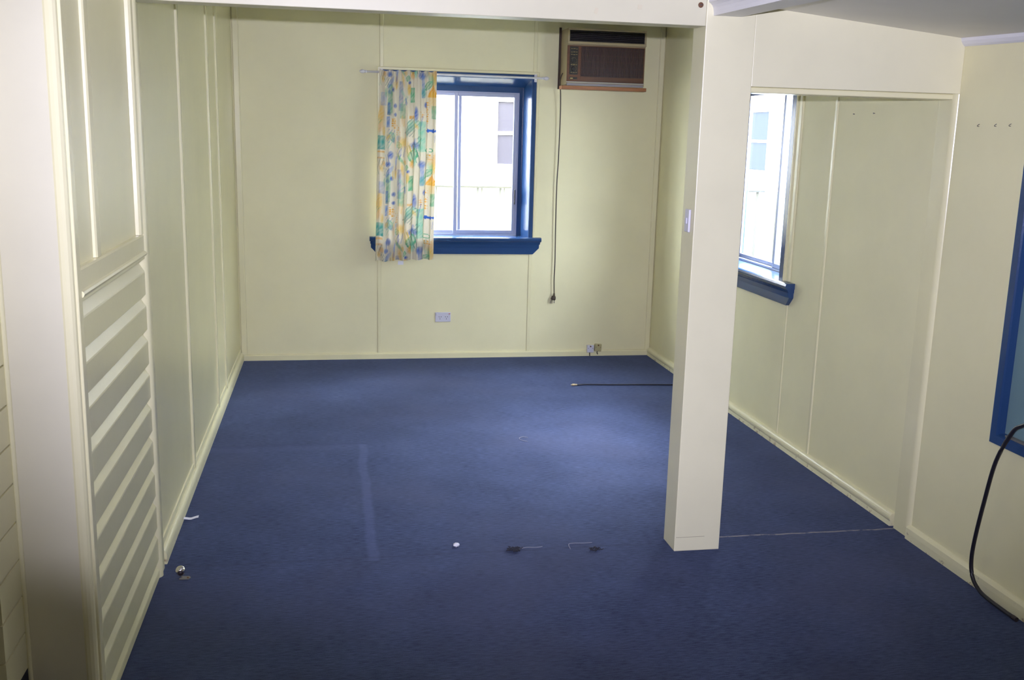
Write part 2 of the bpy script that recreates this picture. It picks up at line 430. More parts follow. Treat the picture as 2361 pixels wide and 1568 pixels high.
# short return with narrow boards left of the end board, plus corner bead
bm = B(); z = .20
while z < FZ:
    zz = min(z+.104, FZ)
    prism(bm, [(-.21, z), (-.1815, z), (-.179, z+.003), (-.179, zz-.001), (-.21, zz-.001)], 1, -1.235, -1.03)
    z += .106
struct('wall_return', bm, 'board', 'narrow boarded return beside the end board')
struct('shade_strip_return', bx(-.215, -.180, -1.235, -1.03, 0, .199), plain('dark_gap_shade', (.012, .014, .03), .8))  # dark gap below the boards, put in as a near-black strip
struct('trim_return_bead', bead(B(), -.176, -1.062, .007, .0, FZ), 'trim')

# ---- cover strips in the back room
for i, (a, b2) in enumerate([(.985, 1.03), (2.07, 2.11), (2.52, 2.56)]):
    strip('trim_%d' % (3+i), '+X', -.016, a, b2, .06, CZ, .010)
strip('trim_6', '-Y', D, -.010, .034, .045, CZ, .012)
strip('trim_7', '-Y', D, .975, 1.004, .045, .80, .007)
strip('trim_8', '-Y', D, .995, 1.024, WIN[3]+.02, CZ, .007)
strip('trim_9', '-Y', D, 2.103, 2.133, .045, .80, .007)
strip('trim_10', '-Y', D, 2.100, 2.130, WIN[3]+.02, CZ, .007)
strip('trim_11', '-Y', D, 3.048, 3.088, .045, CZ, .012)
strip('trim_12', '-X', W, .895, .920, .05, CZ, .006)
strip('trim_13', '-X', W, 1.265, 1.283, .05, .79, .005)
strip('trim_14', '-X', W, 1.262, 1.300, .92, CZ, .010)

# ---- baseboards
def quarter(name, pts2, axis, a, b2, m='trim', label=None):
    m = 'trim' if name == 'baseboard_back' else 'skirt'
    return struct(name, prism(B(), pts2, axis, a, b2), m, label)
quarter('baseboard_back', [(D, 0), (D-.016, 0), (D-.016, .036), (D-.012, .042), (D, .045)], 0, .0, W, 'trim')
quarter('baseboard_left', [(-.016, .088), (-.010, .086), (-.009, .062)] + [(-.009+.018*math.sin(a_), .032+.028*math.cos(a_)) for a_ in [PI*.5*i_/7 for i_ in range(8)]] + [(.010, .004), (.008, 0), (-.016, 0)], 1, .032, D-.016, 'trim', 'cream baseboard with chipped paint along the glossy wall')
rr = [(W, .062)] + [(W-.004-.021*math.sin(t), .036+.025*math.cos(t)) for t in [PI*i/10 for i in range(8)]] + [(W-.024, 0), (W, 0)]
quarter('baseboard_right', rr, 1, .062, D-.016, 'trim', 'rounded cream baseboard under the uncurtained window')
quarter('baseboard_front_right', [(XR, .062), (XR-.006, .060), (XR-.018, .050), (XR-.020, .030), (XR-.020, 0), (XR, 0)], 1, -5.4, -.076, 'trim', 'scuffed cream baseboard of the front room')

# ------------------------------------------------------------------ windows
def ringframe(bm, loops, closed_bottom=True):
    """loops: list of (inset, depth) ; rectangle u0,u1,v0,v1 given by caller through P"""
    rings = []
    for pts in loops: rings.append([bm.verts.new(p) for p in pts])
    for A, C in zip(rings, rings[1:]):
        for k in range(4): bm.faces.new((A[k], A[(k+1) % 4], C[(k+1) % 4], C[k]))
    return bm
def make_window(name, u0, u1, z0, z1, P, sill=True, label=None, pane='glass', flat=.030):
    """P(u, d, z): u along the wall, d depth into the wall (negative = into the room)"""
    root = thing(name, label, None, (0, 0, 0), kind='structure')
    def rect(i, d): return [P(u0+i, d, z0+i*(0 if sill else 1)), P(u1-i, d, z0+i*(0 if sill else 1)), P(u1-i, d, z1-i), P(u0+i, d, z1-i)]
    # timber frame: outer strip, splayed lining, stop, rebate
    zf = z0
    def rc(i, d):
        zb = z0 + (.020 if sill else i)
        ti = i*1.25 if i > .05 else i
        return [P(u0+i, d, zb), P(u1-i, d, zb), P(u1-i, d, z1-ti), P(u0+i, d, z1-ti)]
    bm = ringframe(B(), [rc(0, .02), rc(0, -.012), rc(flat, -.012), rc(flat+.004, -.006), rc(.068, .110), rc(.072, .110), rc(.072, .120), rc(.100, .120), rc(.100, .195)])
    obj('frame', bm, 'blue', root)
    # cream bead around the frame
    def qc(i, d): return [P(u0-i, d, z0-.0+(0 if sill else -i)), P(u1+i, d, z0-.0+(0 if sill else -i)), P(u1+i, d, z1+i), P(u0-i, d, z1+i)]
    bm = ringframe(B(), [qc(.022, .004), qc(.022, -.008), qc(.016, -.013), qc(.004, -.013), qc(-.001, -.006), qc(-.001, .004)])
    obj('bead', bm, 'trim', root)
    # aluminium sashes
    a, b_ = u0+.100, u1-.100; zb, zt = z0+.022, z1-.125
    def bar(bm, ua, ub, za, zb_, d0, d1):
        p = [P(u, d, z) for z in (za, zb_) for d in (d0, d1) for u in (ua, ub)]
        v = [bm.verts.new(q) for q in p]
        for f in ((0,1,3,2), (4,6,7,5), (0,4,5,1), (2,3,7,6), (0,2,6,4), (1,5,7,3)): bm.faces.new([v[i] for i in f])
    def sash(ua, ub, d, w, nm):
        bm = B(); e = .016
        bar(bm, ua, ua+w, zb+.012, zt-.008, d, d+e); bar(bm, ub-w, ub, zb+.012, zt-.008, d, d+e)
        bar(bm, ua+w, ub-w, zb+.012, zb+.012+w, d, d+e); bar(bm, ua+w, ub-w, zt-.008-w, zt-.008, d, d+e)
        s = obj(nm, bm, 'alu', root, bevel=.0015)
        bm = B(); bar(bm, ua+w-.003, ub-w+.003, zb+.012+w-.003, zt-.008-w+.003, d+.006, d+.010)
        obj('pane', bm, pane, s)
        return s
    bm = B()
    bar(bm, a, a+.012, zb, zt, .126, .180); bar(bm, b_-.012, b_, zb, zt, .126, .180); bar(bm, a+.012, b_-.012, zb, zb+.012, .126, .180); bar(bm, a+.012, b_-.012, zt-.008, zt, .126, .180)
    obj('track', bm, 'alu', root)
    mid = .5*(u0+u1)
    return root, sash, bar, P, (a, b_, mid, zb, zt)

def sill_part(root, P, u0, u1, z):
    """stool with rounded nose over a stepped apron whose lower corners are cut off"""
    bm = B()
    prof = [(.10, z+.022), (-.042, z+.022), (-.052, z+.018), (-.056, z+.008), (-.054, z-.002), (-.046, z-.010), (-.004, z-.010), (.10, z-.010)]
    def ext(pr, ua, ub):
        A = [bm.verts.new(P(ua, d, zz)) for d, zz in pr]; C = [bm.verts.new(P(ub, d, zz)) for d, zz in pr]
        n = len(pr); bm.faces.new(A); bm.faces.new(C[::-1])
        for i in range(n): bm.faces.new((A[i], A[(i+1) % n], C[(i+1) % n], C[i]))
    # nose passes beyond the frame on both sides; the inner part stays between the jambs
    ext([(-.001, z+.022)] + prof[1:6] + [(-.001, z-.010)], u0-.080, u1+.062)
    ext([(.124, z+.021), (-.001, z+.021), (-.001, z-.002), (.124, z-.002)], u0+.001, u1-.001)
    s = obj('sill', bm, 'blue', root)
    bm = B()
    # apron steps: each tier a little shallower and shorter, lowest with cut corners
    def tier(ua, ub, za, zb_, d, cut=0.):
        A = [P(ua, 0, za), P(ub, 0, za), P(ub-cut, 0, zb_), P(ua+cut, 0, zb_)]
        C = [P(ua, -d, za), P(ub, -d, za), P(ub-cut, -d*.75, zb_), P(ua+cut, -d*.75, zb_)]
        va = [bm.verts.new(p) for p in A]; vc = [bm.verts.new(p) for p in C]
        bm.faces.new(va); bm.faces.new(vc[::-1])
        for i in range(4): bm.faces.new((va[i], va[(i+1) % 4], vc[(i+1) % 4], vc[i]))
    tier(u0-.074, u1+.056, z-.010, z-.030, .042)
    tier(u0-.070, u1+.050, z-.030, z-.058, .034)
    tier(u0-.070, u1+.050, z-.058, z-.104, .026, .045)
    obj('apron', bm, 'blue', s)
    return s

# window_1: end wall
P1 = lambda u, d, z: Vector((u, D+d, z))
w1, sash, bar, P, (a, b_, mid, zb, zt) = make_window('window_1', *WIN, P1, label='blue framed sliding window half covered by the floral curtain')
sash(a+.012, 1.602, .156, .022, 'fixed_sash')
s = sash(1.546, b_-.010, .132, .026, 'sliding_sash')
bm = B(); bar(bm, 2.002, 2.012, 1.15, 1.26, .110, .1315); obj('latch', bm, 'black', s, bevel=.003)
sill_part(w1, P1, WIN[0], WIN[1], WIN[2])
# window_2: side wall
P2 = lambda u, d, z: Vector((W+d, u, z))
w2, sash, bar, P, (a, b_, mid, zb, zt) = make_window('window_2', *WIN2, P2, label='blue framed sliding window behind the pillar', flat=.045)
sash(1.715, b_-.012, .156, .022, 'fixed_sash')
sash(a+.012, 1.790, .132, .026, 'sliding_sash')
sill_part(w2, P2, WIN2[0]-.055, WIN2[1]+.06, WIN2[2])
# window_3: front room, picture-framed, tinted obscure glass
P3 = lambda u, d, z: Vector((XR+d, u, z))
w3 = thing('window_3', 'blue picture framed window with teal obscure glass behind the drooping black cable', None, kind='structure')
def r3(i, d):
    y0, y1, z0, z1 = WIN3
    return [P3(y0+i, d, z0+i), P3(y1-i, d, z0+i), P3(y1-i, d, z1-i), P3(y0+i, d, z1-i)]
obj('frame', ringframe(B(), [r3(0, .0), r3(0, -.016), r3(.032, -.016), r3(.036, -.010), r3(.041, .006), r3(.043, .010), r3(.043, .030)]), 'blue', w3)
bm = B(); y0, y1, z0, z1 = WIN3
i = .041
obj('pane', box(bm, XR+.013, XR+.018, y0+i, y1-i, z0+i, z1-i), 'teal', w3)
obj('stay', box(B(), XR-.006, XR+.010, y0+.2, y1-.07, z0+.037, z0+.045), 'steel', w3)

# ------------------------------------------------------------------ curtain and rod
rod = thing('curtain_rod', 'thin white rod with finials on the window head', 'curtain rod', (1.53, D-.056, 2.072))
rz = [2.071, 2.071]
bm = B(); tube(bm, [(.900-1.53, 0, 0), (2.160-1.53, 0, -.004)], .0075, 12); obj('rod', bm, 'rod', rod, smooth=True)
for x, s_ in ((.902, -1), (2.158, 1)):
    bm = B(); lathe(bm, [(.006, 0), (.011, .003*s_), (.011, .008*s_), (.007, .011*s_), (.012, .020*s_), (.014, .030*s_), (.011, .042*s_), (.004, .050*s_)], (x-1.53, 0, 0 if s_ < 0 else -.004), 'X', 14)
    obj('finial', bm, 'rod', rod, smooth=True)
for x in (1.008, 2.116):
    bm = bx(x-1.53-.009, x-1.53+.009, .034, .042, -.030, .024); box(bm, x-1.53-.004, x-1.53+.004, -.004, .035, -.012, -.006)
    k = obj('bracket', bm, 'rod', rod, bevel=.001)
    for zz in (.014, -.022):
        bm = B(); lathe(bm, [(.003, .0345), (.003, .032)], (x-1.53, 0, zz), 'Y', 10)
        obj('screw', bm, 'steel', k)

# print drawn onto the cloth: coordinates (px, py) run over one printed repeat
CREAMC = (.72, .66, .50)
YEL = (.70, .45, .06); GRN = (.08, .36, .18); MINT = (.20, .55, .38); BLU = (.035, .11, .40); LBL = (.13, .25, .55); ORG = (.70, .34, .03); TEAL = (.05, .32, .28); DGR = (.04, .16, .14); PEACH = (.70, .46, .20)
PRINT = [  # kind, cx, cy, w, h, colour, strength, angle
 ('soft', 998, 182, 16, 34, YEL, .85, 0), ('tri', 996, 209, 22, 26, ORG, .8, 0), ('soft', 996, 232, 18, 40, YEL, .45, 0),
 ('leaf', 985, 197, 12, 26, GRN, .75, .7), ('soft', 970, 175, 16, 18, BLU, .75, 0), ('rect', 973, 200, 5, 44, LBL, .6, 0),
 ('soft', 974, 214, 9, 22, TEAL, .7, 0), ('soft', 978, 241, 6, 14, BLU, .85, 0),
 ('dots', 983, 258, 8, 44, ORG, .9, 0), ('dots', 970, 262, 9, 14, ORG, .6, 0), ('rect', 948, 219, 9, 30, GRN, .8, 0), ('rect', 1000, 258, 14, 27, GRN, .65, 0),
 ('soft', 957, 262, 7, 34, BLU, .9, 0), ('rect', 947, 269, 9, 6, ORG, .7, 0), ('strokes', 947, 292, 20, 36, DGR, .7, .5), ('soft', 945, 288, 14, 26, MINT, .55, 0),
 ('rect', 969, 313, 14, 62, MINT, .7, 0), ('fish', 993, 300, 25, 8, BLU, .95, 0), ('ring', 986, 345, 15, 9, GRN, .8, 0),
 ('dots', 992, 361, 16, 10, ORG, .8, 0), ('soft', 953, 334, 20, 18, BLU, .75, 0), ('leaf', 951, 356, 17, 34, GRN, .8, .2), ('strokes', 953, 352, 20, 40, DGR, .6, -.3),
 ('rect', 877, 326, 12, 28, TEAL, .8, 0), ('rect', 896, 228, 7, 58, GRN, .6, 0), ('rect', 894, 250, 5, 26, BLU, .65, 0), ('soft', 876, 262, 9, 52, YEL, .65, 0), ('soft', 881, 300, 6, 24, YEL, .6, 0),
 ('soft', 907, 244, 9, 11, BLU, .85, 0), ('soft', 907, 264, 8, 9, BLU, .8, 0), ('dots', 904, 285, 8, 22, ORG, .8, 0), ('rect', 893, 280, 6, 22, LBL, .8, 0),
 ('leaf', 901, 314, 8, 24, GRN, .65, -.2), ('soft', 899, 355, 8, 18, BLU, .8, 0), ('strokes', 917, 352, 12, 24, BLU, .6, .2), ('rect', 876, 348, 12, 4, ORG, .65, 0), ('rect', 876, 362, 12, 4, ORG, .6, 0),
 ('soft', 910, 192, 7, 32, YEL, .8, 0), ('soft', 940, 205, 7, 28, YEL, .75, 0), ('soft', 948, 174, 9, 20, ORG, .7, 0), ('soft', 882, 172, 8, 14, ORG, .55, 0), ('soft', 931, 170, 8, 12, YEL, .6, 0),
 ('soft', 894, 174, 11, 12, BLU, .8, 0), ('soft', 902, 207, 6, 11, BLU, .85, 0), ('soft', 941, 191, 6, 8, BLU, .9, 0), ('soft', 932, 230, 4, 12, BLU, .8, 0), ('leaf', 937, 182, 8, 14, GRN, .8, .3), ('strokes', 890, 192, 12, 18, DGR, .6, .4),
 ('rect', 921, 222, 6, 60, BLU, .45, 0), ('rect', 925, 256, 8, 30, GRN, .5, 0), ('soft', 928, 284, 14, 20, CREAMC, .4, 0), ('soft', 917, 318, 10, 14, LBL, .45, 0), ('leaf', 918, 333, 14, 12, GRN, .6, 1.2),  # tall blue bar: print with some fold shade painted in
 ('soft', 932, 322, 5, 60, PEACH, .5, 0), ('soft', 908, 326, 6, 30, PEACH, .5, 0), ('soft', 940, 342, 8, 34, YEL, .45, 0), ('rect', 881, 228, 10, 26, LBL, .4, 0), ('soft', 886, 214, 8, 22, GRN, .5, 0), ('dots', 916, 300, 9, 20, ORG, .5, 0),
]
rp = random.Random(11)
for q in range(46):   # scattered brush washes and pencil strokes between the drawn motifs
    PRINT.append(('soft' if q % 3 else 'strokes', 868+137*rp.random(), 165+202*rp.random(), rp.uniform(5, 12), rp.uniform(10, 34), rp.choice((LBL, BLU, MINT, YEL, GRN, PEACH, YEL, DGR)), rp.uniform(.35, .65), rp.uniform(-.5, .5)))
def h2(i, j):
    x = math.sin(i*127.1 + j*311.7)*43758.5453; return x - math.floor(x)
def print_color(px, py):
    c = list(CREAMC)
    for (k, cx, cy, w, h, col, st, ang) in PRINT:
        dy = py - cy
        while dy > 101: dy -= 202
        while dy < -101: dy += 202
        dx = px - cx
        if abs(dx) > max(w, h)*.8 or abs(dy) > max(w, h)*.8: continue
        if ang:
            ca, sa = math.cos(ang), math.sin(ang); dx, dy = ca*dx+sa*dy, -sa*dx+ca*dy
        w *= 1.22; h *= 1.12; u, v = 2*dx/w, 2*dy/h; a = 0.
        if k == 'soft': a = max(0., 1-(u*u+v*v))**.6
        elif k == 'rect': a = 1. if abs(u) < 1 and abs(v) < 1 else 0.; a *= .86+.14*math.sin(.35*py+2*h2(cx, cy)*6)
        elif k == 'tri': a = 1. if -1 < v < 1 and abs(u) < .5*(v+1) else 0.
        elif k == 'leaf':
            e = 1-v*v
            if e > 0 and abs(u) < e: a = 1. if (abs(u) > e-.28 or abs(u) < .12) else .5
        elif k == 'fish': a = 1. if abs(u) < 1 and abs(v) < max(0., 1-u*u)**.5*(.8+.3*math.sin(9*u)) else 0.
        elif k == 'ring':
            q = u*u+v*v; a = 1. if .55 < q < 1. else 0.
        elif k == 'dots':
            gx, gy = math.floor(px/4.2), math.floor(py/5.2)
            ox, oy = (gx+.45+.1*h2(gx, gy))*4.2, (gy+.42+.16*h2(gy, gx))*5.2
            a = 1. if abs(u) < 1 and abs(v) < 1 and h2(gx+3, gy) > .3 and (px-ox)**2+(py-oy)**2*.8 < 2.9 else 0.
        elif k == 'strokes':
            if abs(u) < 1 and abs(v) < 1: a = 1. if abs(((dx*1.0+dy*.12+40) % 5.)-2.5) < .6 else 0.
        a *= min(1., st*1.25)
        if a > 0 and k in ('soft', 'rect', 'leaf', 'tri'):   # brushy hand-drawn texture inside each shape
            a *= .84+.16*math.sin(.9*px+.45*py+2*math.sin(.23*py+cx))
        c = [p*(1-a)+q*a for p, q in zip(c, col)]
    return c
cur = thing('curtain', 'floral yellow, blue and green cotton curtain drawn over the window', 'curtain', (1.18, D-.056, 2.07))
NU, NV = 230, 250
bm = B(); grid = []; cols = []
folds = 7.5
for j in range(NV+1):
    t = j/NV; row = []
    xl = .986 + (-.034)*t; xr = 1.392 - .008*t + .006*math.sin(5*t)
    for i in range(NU+1):
        s = i/NU
        amp = .008 + .028*min(1, t*3.); amp *= .45 + .9*h2(int(s*folds+.5), 5); amp *= 1. if s < .70 else .55
        ph = 2*PI*(folds*s + .25*math.sin(7*s+1.2) + .10*math.sin(3.2*t+5*s))
        ruff = (1-min(1, t/.06))*.003*math.sin(2*PI*34*s)
        x = xl + (xr-xl)*s + .006*math.sin(ph+1.1)*min(1, t*4)
        y = -.017 - amp*(.5+.5*math.sin(ph))*1.25 - .004*math.sin(2.1*ph) + ruff
        z = (2.082 + .004*s) - t*(1.340 - .012*s - .006*math.sin(ph*.5)) + (.005*math.sin(40*s) if j == 0 else 0)
        row.append(bm.verts.new((x-1.18, y, z-2.07)))
        cols.append(print_color(868+137*s, 165+437*t))
    grid.append(row)
for j in range(NV):
    for i in range(NU): bm.faces.new((grid[j][i], grid[j+1][i], grid[j+1][i+1], grid[j][i+1]))
bm.verts.index_update()
cl = obj('cloth', bm, 'curtain', cur, smooth=True)
at = cl.data.color_attributes.new('print', 'FLOAT_COLOR', 'POINT')
flat = []
for c in cols: flat += [c[0], c[1], c[2], 1.]
at.data.foreach_set('color', flat)
bm = B(); box(bm, -.060, -.020, -.030, -.026, -1.353, -1.326); obj('hem_tag', bm, 'paper', cur)

# ------------------------------------------------------------------ air conditioner
AX0, AX1, AY, AZ0, AZ1 = 2.300, 2.876, 3.365, 2.016, 2.410
ac = thing('air_conditioner', 'brown and beige box air conditioner set high in the wall beside the window', 'air conditioner', (2.588, D, 2.02))
O = Vector((2.588, D, 2.02))
def lb(bm, x0, x1, y0, y1, z0, z1): return box(bm, x0-O.x, x1-O.x, y0-O.y, y1-O.y, z0-O.z, z1-O.z)
# cabinet: shell with recesses in front (frame pieces around the two grilles)
bm = B()
lb(bm, AX0, AX1, AY+.020, D-.001, AZ0+.008, AZ1)
lb(bm, AX0, AX1, AY+.004, AY+.020, 2.396, AZ1); lb(bm, AX0, AX0+.014, AY+.004, AY+.020, 2.300, 2.396); lb(bm, AX1-.014, AX1, AY+.004, AY+.020, 2.300, 2.396)
lb(bm, AX0, AX1, AY+.002, AY+.020, 2.300, 2.320)
obj('cabinet', bm, 'ac_body', ac, bevel=.003)
obj('frame_gap', lb(B(), 2.284, 2.2995, D-.012, D-.0005, 1.999, 2.430), 'darktimber', ac)
g = obj('outlet_vent', lb(B(), AX0+.014, AX1-.014, AY+.016, AY+.0195, 2.320, 2.396), 'ac_dark', ac)
for k in range(6):
    bm = B(); z = 2.327 + k*.0122
    v = [bm.verts.new((x-O.x, y-O.y, zz-O.z)) for x in (AX0+.015, AX1-.015) for (y, zz) in ((AY+.004, z), (AY+.004, z+.0022), (AY+.0155, z+.0082), (AY+.0155, z+.006))]
    for f in ((0,1,2,3), (7,6,5,4), (0,4,5,1), (1,5,6,2), (2,6,7,3), (3,7,4,0)): bm.faces.new([v[i] for i in f])
    obj('louver', bm, 'ac_dark', g)
fp = obj('front_panel', lb(B(), AX0, AX1-.008, AY+.006, AY+.0195, 2.046, 2.292), 'ac_wood', ac, bevel=.003)
cp = obj('control_panel', lb(B(), 2.318, 2.378, AY+.0025, AY+.006, 2.092, 2.284), 'ac_panel', fp)
for zc, r in ((2.187, .019), (2.132, .017)):
    bm = B(); lathe(bm, [(r, 0), (r*.96, -.010), (r*.9, -.013)], (2.346-O.x, AY+.0025-O.y, zc-O.z), 'Y', 22); lb(bm, 2.3445, 2.3475, AY-.016, AY-.009, zc-r*.8, zc+r*.8)
    obj('dial', bm, 'ac_panel', fp, bevel=.0006)
bm = B()
for zc in (2.268, 2.246, 2.228, 2.160, 2.105):
    for xx, ww in ((2.326, .010), (2.341, .016), (2.362, .009)): lb(bm, xx, xx+ww, AY+.0018, AY+.0026, zc-.0016+.003*h2(int(xx*999), int(zc*999)), zc+.0008+.003*h2(int(xx*999), int(zc*999)))
for zc, r in ((2.187, .0225), (2.132, .020)):
    for k in range(9):
        a_ = -.6 + k*.52
        lb(bm, 2.346+r*math.cos(a_)-.001, 2.346+r*math.cos(a_)+.001, AY+.0018, AY+.0026, zc+r*math.sin(a_)-.0012, zc+r*math.sin(a_)+.0012)
obj('dial_marks', bm, 'gold', fp)
bd = obj('badge', lb(B(), 2.318, 2.376, AY+.003, AY+.006, 2.060, 2.076), 'ac_panel', fp)
obj('badge_stripe', lb(B(), 2.324, 2.344, AY+.0022, AY+.0032, 2.064, 2.070), 'gold', fp)
ig = obj('intake_back', lb(B(), 2.400, 2.858, AY+.004, AY+.006, 2.082, 2.286), 'ac_dark', fp)
bm = B()
nx = 44
for k in range(nx):
    x = 2.402 + k*(.454/nx); lb(bm, x, x+.0045, AY-.001, AY+.0042, 2.084, 2.284)
for k in range(5):
    z = 2.10 + k*.042; lb(bm, 2.402, 2.856, AY+.0005, AY+.0035, z, z+.0022)
obj('intake_grille', bm, 'ac_grille', fp)
obj('lower_grooves', lb(B(), 2.400, 2.858, AY+.0045, AY+.0065, 2.050, 2.078), 'ac_wood', fp)
obj('beige_lip', lb(B(), AX0+.002, AX1-.006, AY+.002, AY+.020, 2.039, 2.045), 'ac_trim', ac)
obj('metal_lip', lb(B(), AX0+.004, AX1-.010, AY+.006, AY+.020, 2.018, 2.034), 'ac_lip', ac)
# flex leaving the cabinet side and hanging free down the wall
pts = smoothline([(2.2985, 3.485, 2.105), (2.292, 3.487, 2.098), (2.282, 3.495, 2.06), (2.285, 3.51, 2.02), (2.296, 3.53, 1.96), (2.303, 3.545, 1.80), (2.301, 3.552, 1.50), (2.296, 3.556, 1.30), (2.298, 3.558, 1.0), (2.302, 3.558, .74), (2.300, 3.558, .60), (2.304, 3.558, .487)], 6)
bm = B(); tube(bm, [p-O for p in pts], .0042, 10); cord = obj('power_cord', bm, 'brown_cord', ac, smooth=True)
bm = B()
tube(bm, [Vector(p)-O for p in ((2.304, 3.558, .495), (2.3035, 3.558, .476), (2.302, 3.558, .470), (2.298, 3.557, .452), (2.296, 3.557, .444))], [.006, .0085, .016, .020, .017], 12)
pl = obj('plug', bm, 'brown_cord', cord, smooth=True)
bm = B()
for dx, dz, dy in ((-.011, -.004, 0), (.009, -.002, 0), (-.001, -.006, .008)):
    tube(bm, [Vector((2.296+dx, 3.557+dy, .446))-O, Vector((2.296+dx*1.5-.004, 3.557+dy, .420+dz))-O], .0030, 6)
# pins belong to the plug; kept as one small cluster so the cord stays three levels deep
pn = obj('plug_pin', bm, 'steel', cord)
# timber ledge under it
tag(obj('wooden_ledge', bx(2.266, 2.892, 3.372, 3.455, 1.991, 2.0155), 'timber', bevel=.002), 'orange timber ledge carrying the box air conditioner', 'ledge')

# ------------------------------------------------------------------ electrical fittings
def outlet():
    o = Vector((1.462, D, .313)); t = thing('power_outlet', 'white double power outlet low on the end wall', 'power outlet', o)
    obj('plate', bx(-.058, .058, -.009, -.0005, -.036, .036), 'plate', t, bevel=.003)
    for sx, rot in ((-.0475, 0), (.0475, 1)):
        r = obj('switch', bx(sx-.007, sx+.007, -.014, -.009, .012, .030), 'plate', t, bevel=.002)
        if rot: obj('indicator', bx(sx-.006, sx+.006, -.0145, -.0138, .023, .029), 'red', r)
    for cx in (-.022, .026):
        bm = B()
        for dx, dz, a_ in ((-.0075, .002, .5), (.0075, .002, -.5), (0, -.013, 0)):
            v = []
            for (u, w) in ((-.0016, -.0045), (.0016, -.0045), (.0016, .0045), (-.0016, .0045)):
                v.append((cx+dx+u*math.cos(a_)-w*math.sin(a_), dz+u*math.sin(a_)+w*math.cos(a_)))
            prism(bm, v, 1, -.0098, -.0088)
        obj('socket_slots', bm, 'slot', t)
outlet()
def phone(o, mat, label, lean, clen):
    t = thing('phone_socket', label, 'phone socket', o, 'phone sockets above the baseboard')
    t.rotation_euler = (0, lean, 0)
    obj('cover', bx(-.027, .027, -.026, -.0005, -.027, .031), mat, t, bevel=.004)
    bm = B(); lathe(bm, [(.006, -.026), (.006, -.0275), (.003, -.028)], (0, 0, .022), 'Y', 12); obj('screw', bm, 'rust', t)
    for dx in (-.017, .018):
        bm = B(); lathe(bm, [(.0025, -.026), (.0025, -.0268)], (dx, 0, .006), 'Y', 8)
        obj('hole', bm, 'slot', t)
    bm = B(); tube(bm, smoothline([(-.004, -.018, -.026), (-.004, -.020, -.040), (-.003+.1*lean, -.021, -.027-clen)], 5), .004, 8); obj('cable', bm, 'brown_cord', t, smooth=True)
phone((2.608, D, .055), 'plate', 'white phone socket above the baseboard, beside a yellowed one', 0., .026)
phone((2.669, D, .063), 'ivory', 'yellowed grey phone socket above the baseboard, tilted beside a white one', .05, .022)
t = thing('light_switch', 'narrow white light switch on the side of the pillar', 'light switch', (2.0135, -.035, 1.348))
obj('plate', bx(-.010, -.0005, -.023, .023, -.044, .044), 'plate', t, bevel=.003)
obj('rocker', bx(-.015, -.010, -.010, .010, -.012, .012), 'plate', t, bevel=.002)

# ------------------------------------------------------------------ small loose things
t = thing('antenna_cable', 'thin black cable with a brass connector lying across the blue carpet', 'cable', (2.24, 2.65, .006))
pts = smoothline([(2.275, 2.655, .006), (2.34, 2.664, .006), (2.44, 2.652, .006), (2.56, 2.640, .006), (2.70, 2.632, .006), (2.83, 2.618, .006), (2.95, 2.606, .006), (3.02, 2.610, .006)], 6)
bm = B(); tube(bm, [p-Vector((2.24, 2.65, .006)) for p in pts], .0045, 8); obj('sheath', bm, 'black', t, smooth=True)
bm = B(); lathe(bm, [(.003, -.004), (.004, .004), (.0075, .005), (.0075, .022), (.006, .024), (.006, .036), (.004, .040)], (0, .002, .002), 'X', 12); obj('connector', bm, 'brass', t, smooth=False)
t = thing('black_cable', 'thick black cable drooping from the blue window to the baseboard', 'cable', (3.03, -.80, 0))
o = Vector((3.03, -.80, 0))
pts = smoothline([(3.036, -1.02, .668), (3.030, -.95, .705), (3.026, -.86, .728), (3.026, -.79, .722), (3.024, -.742, .700), (3.022, -.700, .664), (3.022, -.634, .535), (3.026, -.593, .365), (3.030, -.562, .205), (3.030, -.557, .115), (3.030, -.575, .055), (3.030, -.620, .022), (3.030, -.690, .012), (3.030, -.820, .011)], 7)
bm = B(); tube(bm, [p-o for p in pts], .0075, 12); obj('sheath', bm, 'black', t, smooth=True)
bm = B(); tube(bm, [Vector(q)-o for q in ((3.030, -.815, .011), (3.030, -.836, .011))], .0085, 12); obj('end_cap', bm, 'rubber_and_hole_shade', t)
# door stop: chrome ball with its shaded hole set in as a dark ball, on a screwed foot
t = thing('door_stop', 'chrome ball door stop on the carpet beside the boarded wall', 'door stop', (.078, -.105, 0))
obj('foot', prism(B(), [(-.005, -.012), (.030, -.016), (.036, .0), (.030, .012), (-.005, .014)], 2, 0, .004), 'steel', t, bevel=.001)
bm = B(); lathe(bm, [(.006, .003), (.006, .016)], (0, 0, 0), 'Z', 12); obj('stem', bm, 'chrome', t)
bm = B(); bmesh.ops.create_uvsphere(bm, u_segments=24, v_segments=16, radius=.0185, matrix=Matrix.Translation((0, 0, .032))); obj('ball', bm, 'chrome', t, smooth=True)
bm = B(); bmesh.ops.create_uvsphere(bm, u_segments=20, v_segments=12, radius=.0125, matrix=Matrix.Translation((.001, -.0100, .029))); obj('dark_hole', bm, 'rubber_and_hole_shade', t, smooth=True)
bm = B(); lathe(bm, [(.004, .004), (.003, .0062)], (.026, -.004, 0), 'Z', 10); obj('screw', bm, 'rust', t)
